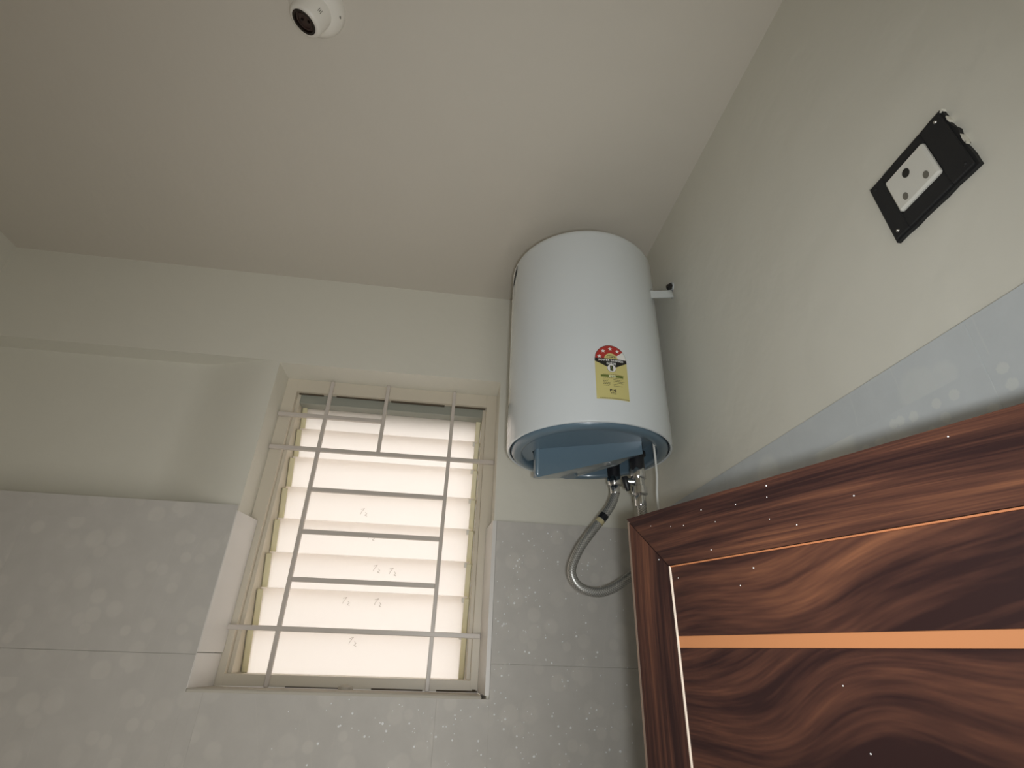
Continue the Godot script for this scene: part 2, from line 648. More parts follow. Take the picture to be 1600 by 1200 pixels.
# ------------------------------------------------------------------ window
func build_window() -> void:
	var win := Node3D.new()
	win.name = "window_1"
	add_child(win)
	win.set_meta("kind", "structure")
	win.set_meta("label", "louvred bathroom window with frosted glass slats in a cream frame")
	var zf := -1.320
	var zr := -1.398
	var ox0 := -0.440
	var ox1 := 0.084
	var oy0 := 1.812
	var oy1 := 2.489
	var st := begin()
	box(st, Vector3(WX0, WY0, zr), Vector3(ox0, WY1, zf), 0.0004)
	box(st, Vector3(ox1, WY0, zr), Vector3(WX1, WY1, zf), 0.0004)
	box(st, Vector3(ox0, oy1, zr), Vector3(ox1, WY1, zf), 0.0004)
	box(st, Vector3(ox0, WY0, zr), Vector3(ox1, oy0, zf), 0.0004)
	build("window_frame", st, M.frame_paint, win)
	# inner sash set back behind the flange
	for s in 2:
		st = begin()
		var sx := ox0 if s == 0 else ox1 - 0.009
		box(st, Vector3(sx, oy0, zr - 0.03), Vector3(sx + 0.009, oy1, -1.336), 0.0006)
		build("inner_sash", st, M.frame_paint, win)
	# head channel behind the frame
	st = begin()
	box(st, Vector3(ox0 + 0.009, 2.461, zr - 0.03), Vector3(ox1 - 0.009, oy1 - 0.0005, -1.336), 0.001)
	build("head_channel", st, M.head_grey, win)
	# dark uncaulked joints
	st = begin()
	box(st, Vector3(ox0 + 0.004, oy1 - 0.0032, -1.337), Vector3(-0.37, oy1, -1.331))
	box(st, Vector3(-0.335, oy1 - 0.0026, -1.337), Vector3(-0.20, oy1, -1.331))
	box(st, Vector3(-0.185, oy1 - 0.0042, -1.337), Vector3(-0.035, oy1, -1.331))
	box(st, Vector3(-0.015, oy1 - 0.0036, -1.337), Vector3(ox1 - 0.002, oy1, -1.331))
	box(st, Vector3(-0.31, WY0, zf), Vector3(-0.17, WY0 + 0.0022, zf + 0.002))
	box(st, Vector3(-0.13, WY0, zf), Vector3(-0.02, WY0 + 0.003, zf + 0.002))
	box(st, Vector3(0.01, WY0, zf), Vector3(0.10, WY0 + 0.0035, zf + 0.002))
	box(st, Vector3(0.089, WY0, zf), Vector3(0.097, WY0 + 0.006, zf + 0.003))
	build("joint_gap", st, M.gap_dark, win)
	# eight frosted slats, top edge to the inside
	ox0 += 0.009
	ox1 -= 0.009
	for k in 8:
		var yt := 1.908 + 0.0818 * k
		var yb := yt - (0.088 if k > 0 else 0.0965)
		var a := Vector3(0, yt, -1.366)
		var b := Vector3(0, yb, -1.398)
		var mid := (a + b) * 0.5
		var up := (a - b).normalized()
		var bs := Basis(Vector3.RIGHT, up, Vector3.RIGHT.cross(up))
		var L := a.distance_to(b) * 0.5
		var xf := Transform3D(bs, mid)
		st = begin()
		box(st, Vector3(ox0 + 0.008, -L, -0.002), Vector3(ox1 - 0.008, L, 0.002), 0.0006, xf)
		var pane := build("glass_slat", st, M.frosted_glass, win)
		for s in 2:
			st = begin()
			var x0 := ox0 + 0.001 if s == 0 else ox1 - 0.015
			box(st, Vector3(x0, -L + 0.002, 0.0022), Vector3(x0 + 0.014, L - 0.004, 0.0052), 0.001, xf)
			box(st, Vector3(x0, -L + 0.002, -0.0052), Vector3(x0 + 0.014, L - 0.004, -0.0022), 0.001, xf)
			var ex := x0 if s == 0 else x0 + 0.0105
			box(st, Vector3(ex, -L + 0.002, -0.0052), Vector3(ex + 0.0035, L - 0.004, 0.0052), 0.001, xf)
			build("slat_clip", st, M.clip_plastic, win)
		st = begin()
		box(st, Vector3(ox1 - 0.021, L - 0.014, 0.0021), Vector3(ox1 - 0.014, L - 0.002, 0.0045), 0.001, xf)
		build("clip_tab", st, M.tab_white, win)
		# faint pencil scribbles on four of the lower slats
		var marks: Array = [[], [[-0.23, 0.03], [-0.155, 0.03]], [[-0.17, 0.025], [-0.13, 0.02]], [[-0.195, 0.02]], [[-0.225, 0.0]], [], [], []]
		if k == 0:
			marks[0] = [[-0.2, 0.03]]
		for q: Array in marks[k]:
			st = begin()
			for stroke: Array in [[0, 0, 9, 3], [9, 3, 2, -6], [2, -6, 0, -12], [12, -6, 16, -10], [16, -10, 11, -14], [11, -14, 17, -16]]:
				var p := Vector3(q[0] + stroke[0] * 0.001, q[1] + stroke[1] * 0.001, 0.0023)
				var p2 := Vector3(q[0] + stroke[2] * 0.001, q[1] + stroke[3] * 0.001, 0.0023)
				tube(st, PackedVector3Array([xf * p, xf * p2]), 0.0005, 6)
			build("pencil_mark", st, M.pencil, win)
	# tile lining of the lower reveals, slightly splayed, and the sill
	st = begin()
	prism(st, PackedVector2Array([Vector2(WX0, -ZB - 0.0075), Vector2(WX0 + 0.002, -ZB - 0.0075), Vector2(-0.453, 1.3185), Vector2(WX0, 1.3185)]), 1.851, YT - 0.013, Transform3D(Basis(Vector3(1, 0, 0), Vector3(0, 0, -1), Vector3(0, 1, 0)), Vector3.ZERO))
	build("reveal_tile", st, M.reveal_white, win)
	st = begin()
	prism(st, PackedVector2Array([Vector2(WX0, -ZB - 0.0075), Vector2(WX0 + 0.002, -ZB - 0.0075), Vector2(-0.455, 1.3185), Vector2(WX0, 1.3185)]), WY0, 1.8495, Transform3D(Basis(Vector3(1, 0, 0), Vector3(0, 0, -1), Vector3(0, 1, 0)), Vector3.ZERO))
	build("reveal_tile", st, M.reveal_white, win)
	st = begin()
	prism(st, PackedVector2Array([Vector2(0.1095, -ZB - 0.0075), Vector2(WX1 + 0.0055, -ZB - 0.0075), Vector2(WX1 + 0.0055, 1.3185), Vector2(0.101, 1.3185)]), WY0, YT - 0.001, Transform3D(Basis(Vector3(1, 0, 0), Vector3(0, 0, -1), Vector3(0, 1, 0)), Vector3.ZERO))
	build("reveal_tile", st, M.reveal_white, win)
	st = begin()
	box(st, Vector3(WX0, WY0 - 0.008, -1.3185), Vector3(WX1 - 0.01, WY0 - 0.0002, ZB + 0.0075), 0.002)
	build("window_sill", st, M.mortar, win)
	st = begin()
	lathe(st, [Vector2(0.014, -0.002), Vector2(0.012, 0.005), Vector2(0.006, 0.008), Vector2(0, 0.0085)], 9, Transform3D(Basis.from_scale(Vector3(1.2, 1, 0.6)), Vector3(-0.182, WY0, -1.300)))
	build("mortar_lump", st, M.mortar, win)


func build_grille() -> void:
	var t := thing("window_grille", "white painted square bar security grille across the louvred window", "grille", Vector3(-0.18, WY0, -1.313))
	var off := t.position
	var h := 0.0047
	var z0 := -0.0055
	var z1 := 0.0045
	for e: Array in [[-0.3475, WY0, 2.522], [-0.1950, 2.318, 2.5245], [-0.0095, WY0, 2.5225]]:
		var st := begin()
		box(st, Vector3(e[0] - h - off.x, e[1] - off.y, z0), Vector3(e[0] + h - off.x, e[2] - off.y, z1), 0.001)
		build("upright_bar", st, M.grille_paint, t)
	for e: Array in [[WX0 + 0.001, -0.1998, 2.4145], [WX0 + 0.001, WX1 - 0.001, 2.3215], [-0.3428, -0.0142, 2.2165], [-0.3428, -0.0142, 2.1130], [-0.3428, -0.0142, 2.0045], [-0.462, 0.1005, 1.9010]]:
		var st := begin()
		var hh := 0.0052
		box(st, Vector3(e[0] - off.x, e[2] - hh - off.y, z0 + 0.0008), Vector3(e[1] - off.x, e[2] + hh - off.y, z1 + 0.0008), 0.001)
		build("cross_bar", st, M.grille_paint, t)


# ------------------------------------------------------------------ water heater
const HC := Vector3(0.27, 0, -0.945)
const HR := 0.164
const HY0 := 2.224
const HY1 := 2.680


func on_shell(theta: float, y: float, lift: float) -> Vector3:   # theta from +z towards +x
	return Vector3(sin(theta) * (HR + lift), y - HY0, cos(theta) * (HR + lift))


func label_image() -> Image:
	var s := 5.0                       # pixels per millimetre
	var W := 61.0
	var H := 113.0
	var im := Image.create(int(W * s), int(H * s), false, Image.FORMAT_RGB8)
	var yellow := c8(206, 196, 130)
	var red := c8(176, 52, 46)
	var black := c8(28, 26, 24)
	var white := c8(232, 230, 226)
	var green := c8(92, 106, 40)
	var stars := []
	for k in 4:
		var a := deg_to_rad(166.0 - 37.0 * k)
		var c := Vector2(30.5 + cos(a) * 22.5, 30.5 - sin(a) * 22.5)
		var poly := PackedVector2Array()
		for q in 10:
			var r := 4.6 if q % 2 == 0 else 1.9
			var b := -PI / 2 + TAU * q / 10.0
			poly.append(c + Vector2(cos(b), sin(b)) * r)
		stars.append(poly)
	var r2 := RandomNumberGenerator.new()
	r2.seed = 5
	var dashes := []
	for row in 5:
		dashes.append([13.0, 73.0 + row * 3.1, r2.randf_range(7, 14)])
		dashes.append([32.0, 73.0 + row * 3.1, r2.randf_range(9, 22)])
	dashes.append([13.0, 62.2, 41.0])
	dashes.append([14.0, 69.6, 38.0])
	for y in im.get_height():
		for x in im.get_width():
			var p := Vector2(x / s, y / s)
			var c := yellow
			var d := p - Vector2(30.5, 30.5)
			if p.y < 28.5:
				var ang := rad_to_deg(atan2(-d.y, d.x))
				if d.length() > 13.2:
					c = white if ang < 38.0 else red
				if d.length() > 29.3:
					c = c8(120, 60, 52) if ang >= 38.0 else c8(170, 178, 172)
				for poly: PackedVector2Array in stars:
					if Geometry2D.is_point_in_polygon(p, poly):
						c = white
				if d.length() < 11.5 and absf(p.y - 22.5) < 0.7 and absf(d.x) < 7.0 and int(p.x * 1.4) % 5 != 0:
					c = black
				if d.length() < 12.5 and absf(p.y - 25.6) < 0.7 and absf(d.x) < 9.0 and int(p.x * 1.2) % 6 != 0:
					c = black
			elif p.y < 35.0 + (30.5 - absf(d.x)) * 0.52:
				c = black
			var dc := p - Vector2(30.5, 49.0)
			if dc.length() < 8.4:
				c = black if dc.length() > 8.0 else white
				if absf(dc.x) < 2.9 and absf(dc.y) < 5.6 and dc.length() < 6.0:
					c = black if absf(dc.x - 0.6 * sin(dc.y)) > 0.5 else c8(120, 130, 60)
			if absf(p.y - 65.7) < 2.2 and absf(d.x) < 21.0:
				c = green if absf(d.x) > 6.0 else c8(222, 224, 190)
				if absf(d.x) < 4.5 and absf(p.y - 65.7) < 1.0 and int(p.x) % 3 != 0:
					c = c8(90, 100, 50)
			for q: Array in dashes:
				if absf(p.y - q[1]) < 0.55 and p.x > q[0] and p.x < q[0] + q[2] and int(p.x * 1.7 + q[1]) % 6 != 0:
					c = c8(112, 104, 62)
			# small emblem near the foot
			if p.y > 92.5 and p.y < 97.2 and absf(d.x) < 6.0:
				if d.x < -2.2 and not (p.y > 94.8 and d.x > -4.4):
					c = black
				elif absf(d.x + 0.6) < 0.7:
					c = black
				elif d.x > 1.0 and absf(absf(p.y - 94.8) - (d.x - 1.0) * 0.5) < 1.0:
					c = black
			if (absf(p.y - 99.4) < 0.7 or absf(p.y - 102.0) < 0.5) and absf(d.x) < 5.5 and int(p.x * 1.6) % 5 != 0:
				c = c8(84, 78, 56)
			if p.y > 109.6 and p.y < 112.0 and p.x > 6.0:
				c = c8(150, 142, 96) if int(p.x * 1.4) % 4 != 0 else yellow
			im.set_pixel(x, y, c)
	return im


func bent_text(words: String, size: float, u: float, v: float, th0: float, m: Material, parent: Node) -> void:
	var tm := TextMesh.new()
	tm.text = words
	var f := SystemFont.new()
	f.font_names = PackedStringArray(["Droid Sans"])
	f.font_weight = 700
	tm.font = f
	tm.font_size = 32
	tm.pixel_size = size / 32.0
	tm.depth = 0.0002
	tm.curve_step = 2.0
	var arr := tm.surface_get_arrays(0)
	var vs: PackedVector3Array = arr[Mesh.ARRAY_VERTEX]
	var ns: PackedVector3Array = arr[Mesh.ARRAY_NORMAL]
	for k in vs.size():
		var th := th0 + (u + vs[k].x) / HR
		ns[k] = Basis(Vector3.UP, th) * ns[k]
		vs[k] = on_shell(th, v + vs[k].y, 0.0006 + vs[k].z)
	arr[Mesh.ARRAY_VERTEX] = vs
	arr[Mesh.ARRAY_NORMAL] = ns
	var am := ArrayMesh.new()
	am.add_surface_from_arrays(Mesh.PRIMITIVE_TRIANGLES, arr)
	put("lettering", am, m, parent)


func build_heater() -> void:
	var t := thing("water_heater", "white cylindrical storage water heater with blue grey base hung in the corner", "water heater", Vector3(HC.x, HY0, HC.z))
	var H := HY1 - HY0
	var st := begin()
	var prof := [Vector2(HR - 0.006, 0.006), Vector2(HR - 0.006, 0.002), Vector2(HR - 0.004, 0.0), Vector2(HR - 0.0015, 0.001), Vector2(HR, 0.005), Vector2(HR, H - 0.022)]
	for k in 7:
		var a := k / 6.0 * PI / 2
		prof.append(Vector2(HR - 0.018 + 0.018 * cos(a), H - 0.018 + 0.018 * sin(a)))
	prof.append(Vector2(0.0, H + 0.006))
	lathe(st, prof, 96)
	build("shell", st, M.heater_white, t)
	# dark shadow gap, then the blue grey base dish
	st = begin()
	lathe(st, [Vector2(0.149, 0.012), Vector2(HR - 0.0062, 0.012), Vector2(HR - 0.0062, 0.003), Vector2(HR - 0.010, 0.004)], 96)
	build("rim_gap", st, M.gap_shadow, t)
	st = begin()
	lathe(st, [Vector2(0, 0.032), Vector2(0.131, 0.032), Vector2(0.1325, 0.030), Vector2(0.1330, 0.001), Vector2(0.1338, -0.0025), Vector2(0.1358, -0.0045), Vector2(0.139, -0.0055), Vector2(0.148, -0.0045), Vector2(0.153, -0.0020), Vector2(0.1555, 0.003), Vector2(0.1555, 0.008)], 96)
	var base := build("base_cover", st, M.heater_blue, t)
	# wedge shaped control housing under the base: chord front, underside sloping up to the rear
	st = begin()
	var pts := PackedVector2Array([Vector2(-0.104, 0.004), Vector2(0.080, 0.0845), Vector2(0.062, 0.055), Vector2(0.060, 0.02), Vector2(0.055, -0.01), Vector2(0.02, -0.06), Vector2(0.0, -0.118), Vector2(-0.03, -0.118), Vector2(-0.065, -0.096), Vector2(-0.095, -0.055), Vector2(-0.109, -0.012)])
	var low := func(p: Vector2) -> float:
		return clampf(-0.056 + (p.x + 0.104) * 0.228 + (0.004 - p.y) * 0.245 * (1.0 - 0.5 * (p.x + 0.104) / 0.2) + maxf(0.0, p.y - 0.004) * 0.02, -0.056, -0.004)
	var tr := Geometry2D.triangulate_polygon(pts)
	for k in range(0, tr.size(), 3):
		var P := []
		for j in 3:
			var q := pts[tr[k + j]]
			P.append(Vector3(q.x, low.call(q), q.y))
		var n: Vector3 = (P[1] - P[0]).cross(P[2] - P[0]).normalized()
		if n.y > 0:
			n = -n
		tri(st, P, [n, n, n], [Vector2.ZERO, Vector2.ZERO, Vector2.ZERO])
	for k in pts.size():
		var a := pts[k]
		var b := pts[(k + 1) % pts.size()]
		var e := b - a
		var n := Vector3(e.y, 0, -e.x).normalized()
		var mid := (a + b) * 0.5 - Vector2(-0.02, -0.01)
		if n.dot(Vector3(mid.x, 0, mid.y)) < 0:
			n = -n
		quad(st, Vector3(a.x, 0.031, a.y), Vector3(b.x, 0.031, b.y), Vector3(b.x, low.call(b), b.y), Vector3(a.x, low.call(a), a.y), n)
	# rounded front left nose of the housing
	lathe(st, [Vector2(0.0, -0.0535), Vector2(0.004, -0.0525), Vector2(0.006, -0.049), Vector2(0.0065, 0.031)], 16, Transform3D(Basis.IDENTITY, Vector3(-0.1025, 0, 0.0)))
	build("control_housing", st, M.heater_blue, base)
	# flat apron in front of the housing and round its left end
	var apron := PackedVector2Array([Vector2(0.1, 0.088), Vector2(-0.104, 0.0055), Vector2(-0.112, -0.012), Vector2(-0.098, -0.055)])
	for q in 27:
		var ang := deg_to_rad(lerpf(213.0, 41.0, q / 26.0))
		apron.append(Vector2(cos(ang), sin(ang)) * 0.1337)
	st = begin()
	prism(st, apron, -0.008, -0.002, Transform3D(Basis(Vector3(1, 0, 0), Vector3(0, 0, 1), Vector3(0, -1, 0)), Vector3.ZERO))
	build("base_apron", st, M.heater_blue, base)
	st = begin()
	lathe(st, [Vector2(0.023, 0.012), Vector2(0.023, -0.001), Vector2(0.021, -0.003), Vector2(0, -0.0032)], 28, Transform3D(Basis(Vector3(0, 0, 1), -0.10), Vector3(-0.028, -0.020, -0.072)))
	build("thermostat_knob", st, M.heater_blue, base)
	# rating label bent round the shell
	var th0 := deg_to_rad(1.4)
	var v0 := 2.2675
	var lm := mat("label_print", Color.WHITE, 0.5)
	lm.albedo_texture = ImageTexture.create_from_image(label_image())
	st = begin()
	var nu := 40
	for i in nu:
		var P := []
		var N := []
		var U := []
		for k: Vector2 in [Vector2(0, 0), Vector2(1, 0), Vector2(1, 1), Vector2(0, 1)]:
			var u := lerpf(-0.0305, 0.0305, (i + k.x) / nu)
			var top := 0.0825 + sqrt(maxf(0.0, 0.0305 * 0.0305 - u * u))
			var v := top * k.y
			var th := th0 + u / HR
			P.append(on_shell(th, v0 + v, 0.0004))
			N.append(Vector3(sin(th), 0, cos(th)))
			U.append(Vector2(u / 0.061 + 0.5, 1.0 - v / 0.113))
		tri(st, [P[0], P[1], P[2]], [N[0], N[1], N[2]], [U[0], U[1], U[2]])
		tri(st, [P[0], P[2], P[3]], [N[0], N[2], N[3]], [U[0], U[2], U[3]])
	var lab := build("energy_label", st, lm, t)
	lab.set_meta("label", "yellow, red and black energy rating label with four stars")
	bent_text("POWER SAVINGS", 0.0060, 0.0, v0 + 0.0805, th0, M.white_print, lab)
	bent_text("GUIDE", 0.0060, 0.0, v0 + 0.0735, th0, M.white_print, lab)
	# dark brand mark far round the left side, seen only edge on
	st = begin()
	for i in 12:
		var P := []
		var N := []
		for k: Vector2 in [Vector2(0, 0), Vector2(1, 0), Vector2(1, 1), Vector2(0, 1)]:
			var f := (i + k.y) / 12.0
			var mid := deg_to_rad(lerpf(-87.0, -77.0, f))
			var wd := deg_to_rad(3.4) * sin(PI * clampf(f, 0.03, 0.97))
			var th := mid + wd * (k.x - 0.5) * 2.0
			P.append(on_shell(th, 2.617 + 0.042 * f, 0.0006))
			N.append(Vector3(sin(th), 0, cos(th)))
		var z := Vector2.ZERO
		tri(st, [P[0], P[1], P[2]], [N[0], N[1], N[2]], [z, z, z])
		tri(st, [P[0], P[2], P[3]], [N[0], N[2], N[3]], [z, z, z])
	build("emblem", st, M.ink, t)
	# wall strap and its anchor bolt
	var o := t.position
	st = begin()
	var strap := [Vector3(0.380, 2.556, -0.835), Vector3(0.425, 2.571, -0.846), Vector3(0.444, 2.579, -0.852), Vector3(0.455, 2.588, -0.860), Vector3(0.4595, 2.594, -0.872)]
	var sp := spline(strap, 0.004)
	for k in sp.size() - 1:
		var a := sp[k] - o
		var b := sp[k + 1] - o
		var d := (b - a).normalized()
		var hv := (Vector3.UP - d * d.dot(Vector3.UP)).normalized() * 0.0090
		var tv := d.cross(hv).normalized() * 0.0014
		if tv.x > 0:
			tv = -tv
		quad(st, a - hv + tv, b - hv + tv, b + hv + tv, a + hv + tv, tv.normalized())
		quad(st, a - hv - tv, b - hv - tv, b + hv - tv, a + hv - tv, -tv.normalized())
		quad(st, a - hv - tv, b - hv - tv, b - hv + tv, a - hv + tv, -hv.normalized())
		quad(st, a + hv - tv, b + hv - tv, b + hv + tv, a + hv + tv, hv.normalized())
	var strap_node := build("wall_strap", st, M.heater_white, t)
	st = begin()
	lathe(st, [Vector2(0.0085, 0.0), Vector2(0.0085, 0.0045), Vector2(0.007, 0.006), Vector2(0.0045, 0.0065), Vector2(0.0045, 0.009), Vector2(0, 0.0095)], 6, along(Vector3(-1, 0, 0.35), Vector3(0.4600, 2.618, -0.874) - o))
	build("anchor_bolt", st, M.pin_dark, strap_node)
	st = begin()
	lathe(st, [Vector2(0.013, 0.0), Vector2(0.0128, 0.002), Vector2(0.0085, 0.0024), Vector2(0.0085, 0.0)], 24, along(Vector3(-1, 0, 0), Vector3(0.4636, 2.618, -0.876) - o))
	build("washer", st, M.heater_white, strap_node)
	# the bracket that carries the heater on the wall behind
	st = begin()
	for dz: float in [-0.062]:
		box(st, Vector3(0.145, 0.30, dz - 0.012), Vector3(XR - HC.x, 0.345, dz + 0.012), 0.001)
	build("wall_bracket", st, M.heater_white, t)


func build_plumbing() -> void:
	var st := begin()
	# hot water hose, looping down and behind the door
	var x0 := 0.349
	var z0 := -1.028
	var h := thing("flexible_hose", "braided steel hose looping below the heater in front of the back wall", "hose", Vector3(x0, 2.19, z0))
	var o := h.position
	var pts := []
	for e: Array in [[0.3495, 2.200], [0.3500, 2.178], [0.3385, 2.147], [0.312, 2.112], [0.286, 2.080], [0.266, 2.052], [0.251, 2.018], [0.2545, 1.996], [0.271, 1.981], [0.302, 1.9755], [0.335, 1.986], [0.369, 2.008], [0.41, 2.034], [0.455, 2.046]]:
		pts.append(Vector3(e[0], e[1], z0) - o)
	tube(st, spline(pts), 0.0088, 18)
	build("braided_sleeve", st, M.braid, h)
	st = begin()
	lathe(st, [Vector2(0.0, 0.0635), Vector2(0.0150, 0.0635), Vector2(0.0155, 0.060), Vector2(0.0155, 0.048), Vector2(0.0135, 0.046), Vector2(0.0135, 0.016), Vector2(0, 0.016)], 20)
	build("black_collar", st, M.black_plastic, h)
	st = begin()
	lathe(st, [Vector2(0, 0.018), Vector2(0.0145, 0.018), Vector2(0.0155, 0.016), Vector2(0.0155, 0.002), Vector2(0.0145, 0.0), Vector2(0.0, 0.0)], 6)
	build("hex_nut", st, M.chrome, h)
	st = begin()
	lathe(st, [Vector2(0.0098, 0.002), Vector2(0.0105, 0.0), Vector2(0.0105, -0.016), Vector2(0.0098, -0.018), Vector2(0.0088, -0.018)], 20)
	build("ferrule", st, M.chrome, h)
	st = begin()
	var d := (pts[4] - pts[3]) as Vector3
	lathe(st, [Vector2(0.0088, -0.006), Vector2(0.0094, -0.006), Vector2(0.0094, 0.007), Vector2(0.0088, 0.007)], 18, along(d, pts[3] - d.normalized() * 0.012))
	build("black_band", st, M.black_plastic, h)
	st = begin()
	lathe(st, [Vector2(0.0088, -0.005), Vector2(0.0093, -0.005), Vector2(0.0093, 0.004), Vector2(0.0088, 0.004)], 18, along(d, pts[3] + d.normalized() * 0.001))
	build("cream_tag", st, M.tag_cream, h)
	st = begin()
	lathe(st, [Vector2(0.0, 0.0), Vector2(0.022, 0.0), Vector2(0.022, 0.004), Vector2(0.011, 0.010), Vector2(0.011, 0.02)], 24, along(Vector3(-1, 0, 0), Vector3(XR - 0.0075, 2.046, z0) - o))
	build("wall_flange", st, M.chrome, h)
	# cold inlet: safety valve, then a straight hose behind the door
	var v := thing("safety_valve", "chrome safety valve with black collar under the heater base", "valve", Vector3(0.353, 2.155, -0.900))
	st = begin()
	lathe(st, [Vector2(0.0, 0.0975), Vector2(0.013, 0.0975), Vector2(0.013, 0.066), Vector2(0.0175, 0.063), Vector2(0.0175, 0.056), Vector2(0.0135, 0.054), Vector2(0.0135, 0.026), Vector2(0, 0.026)], 20)
	build("black_collar", st, M.black_plastic, v)
	st = begin()
	lathe(st, [Vector2(0, 0.030), Vector2(0.014, 0.030), Vector2(0.015, 0.028), Vector2(0.015, 0.012), Vector2(0.014, 0.010), Vector2(0, 0.010)], 6)
	build("hex_nut", st, M.chrome, v)
	st = begin()
	lathe(st, [Vector2(0, 0.011), Vector2(0.0105, 0.011), Vector2(0.0105, -0.004), Vector2(0.0145, -0.006), Vector2(0.0145, -0.020), Vector2(0.0125, -0.022), Vector2(0, -0.022)], 20)
	lathe(st, [Vector2(0.0065, 0.0), Vector2(0.0065, 0.020), Vector2(0.0, 0.020)], 14, along(Vector3(-0.95, 0.1, -0.3), Vector3(0, 0.004, 0)))
	build("valve_body", st, M.chrome, v)
	st = begin()
	lathe(st, [Vector2(0, 0.016), Vector2(0.0055, 0.015), Vector2(0.0065, 0.012), Vector2(0.0065, -0.004), Vector2(0.0045, -0.007), Vector2(0.0045, -0.012), Vector2(0, -0.013)], 14, Transform3D(Basis(Vector3(0, 0, 1), 0.2), Vector3(-0.022, 0.0, -0.006)))
	build("relief_nozzle", st, M.black_plastic, v)
	var s := thing("flexible_hose", "straight braided steel hose dropping behind the top of the door", "hose", Vector3(0.353, 2.131, -0.900))
	st = begin()
	tube(st, spline([Vector3(0, 0, 0), Vector3(0.002, -0.03, 0), Vector3(0.004, -0.09, 0), Vector3(0.008, -0.2, 0), Vector3(0.03, -0.27, -0.01), Vector3(0.1, -0.3, -0.01)]), 0.0085, 16)
	build("braided_sleeve", st, M.braid, s)
	st = begin()
	lathe(st, [Vector2(0, 0.002), Vector2(0.0098, 0.002), Vector2(0.0105, 0.0), Vector2(0.0105, -0.016), Vector2(0.0098, -0.018), Vector2(0.008, -0.018)], 20)
	build("ferrule", st, M.chrome, s)
	st = begin()
	lathe(st, [Vector2(0.0, 0.0), Vector2(0.022, 0.0), Vector2(0.022, 0.004), Vector2(0.011, 0.010), Vector2(0.011, 0.02)], 24, along(Vector3(-1, 0, 0), Vector3(XR - 0.0075 - 0.353, -0.3, -0.01)))
	build("wall_flange", st, M.chrome, s)
	# mains cord
	var heater := get_node("water_heater")
	var ho := Vector3(HC.x, HY0, HC.z)
	st = begin()
	tube(st, spline([Vector3(0.378, 2.255, -0.872) - ho, Vector3(0.3785, 2.17, -0.872) - ho, Vector3(0.374, 2.10, -0.872) - ho, Vector3(0.378, 1.9, -0.872) - ho, Vector3(0.455, 1.75, -0.872) - ho]), 0.0021, 10)
	build("power_cord", st, M.cord_white, heater)


# ------------------------------------------------------------------ door leaf
func build_door() -> void:
	var th := deg_to_rad(21.529)
	var d := Vector3(sin(th), 0, cos(th))
	var n := Vector3(-cos(th), 0, sin(th))          # out of the visible face
	var P0 := Vector3(0.1936, 0, -0.540)
	var top := EYE + 0.1369
	var door := Node3D.new()
	door.name = "door_1"
	door.transform = Transform3D(Basis(d, Vector3.UP, n), P0)
	add_child(door)
	door.set_meta("kind", "structure")
	door.set_meta("label", "dark walnut laminate door leaf standing open with an orange inlay strip")
	var W := 0.65
	var r := 0.0555
	var st := begin()
	box(st, Vector3(0.0, 0.01, -0.030), Vector3(W, top, -0.0035), 0.001)
	build("door_core", st, M.lipping, door)
	# frame strips, mitred at the upper corners
	st = begin()
	prism(st, PackedVector2Array([Vector2(0.0006, top - 0.0004), Vector2(W - 0.0006, top - 0.0004), Vector2(W - r, top - r + 0.0006), Vector2(r, top - r + 0.0006)]), -0.0035, 0.0)
	build("top_rail", st, wood("wood_rail", 0.62, 0.10, 0.0), door)
	for s in 2:
		st = begin()
		var a := 0.0045 if s == 0 else W - 0.0045
		var b := r - 0.0002 if s == 0 else W - r + 0.0002
		prism(st, PackedVector2Array([Vector2(a, 0.011), Vector2(a, top - 0.0052), Vector2(b, top - r - 0.0006), Vector2(b, 0.011)]), -0.0035, 0.0)
		build("stile", st, wood("wood_stile", 1.0, 1.0, 90.0), door)
		st = begin()
		box(st, Vector3(0.0002 if s == 0 else W - 0.0044, 0.011, -0.0045), Vector3(0.0044 if s == 0 else W - 0.0002, top - 0.0035, -0.0006), 0.0008)
		build("edge_lipping", st, M.lipping, door)
		st = begin()
		var e := r if s == 0 else W - r - 0.0018
		box(st, Vector3(e, 0.011, -0.0035), Vector3(e + 0.0018, top - r, 0.0004), 0.0003)
		build("edging_strip", st, M.edging_white, door)
	st = begin()
	box(st, Vector3(r + 0.0018, top - r - 0.0012, -0.0035), Vector3(W - r - 0.0018, top - r, 0.0003), 0.0002)
	build("edging_strip", st, M.edging_copper, door)
	# bands of panelling divided by orange inlays
	var y := top - r - 0.0012
	var hi := top - 0.1155
	var k := 0
	while y > 0.02:
		var lo := maxf(hi, 0.011)
		st = begin()
		box(st, Vector3(r + 0.0018, lo, -0.0035), Vector3(W - r - 0.0018, y, -0.0006), 0.0004)
		build("panel", st, wood("wood_panel" if k == 0 else "wood_lower", 0.55, 0.5, 0.0, k), door)
		if lo > 0.03:
			st = begin()
			box(st, Vector3(r + 0.0018, lo - 0.0094, -0.0035), Vector3(W - r - 0.0018, lo, -0.0008), 0.0003)
			build("inlay_strip", st, M.inlay_orange, door)
		y = lo - 0.0094
		hi = y - 0.36
		k += 1
	st = begin()
	for yy: float in [0.25, 1.0, 1.78]:
		lathe(st, [Vector2(0, -0.05), Vector2(0.006, -0.05), Vector2(0.006, 0.05), Vector2(0, 0.05)], 12, Transform3D(Basis.IDENTITY, Vector3(W + 0.005, yy, -0.01)))
	build("hinge", st, M.steel, door)


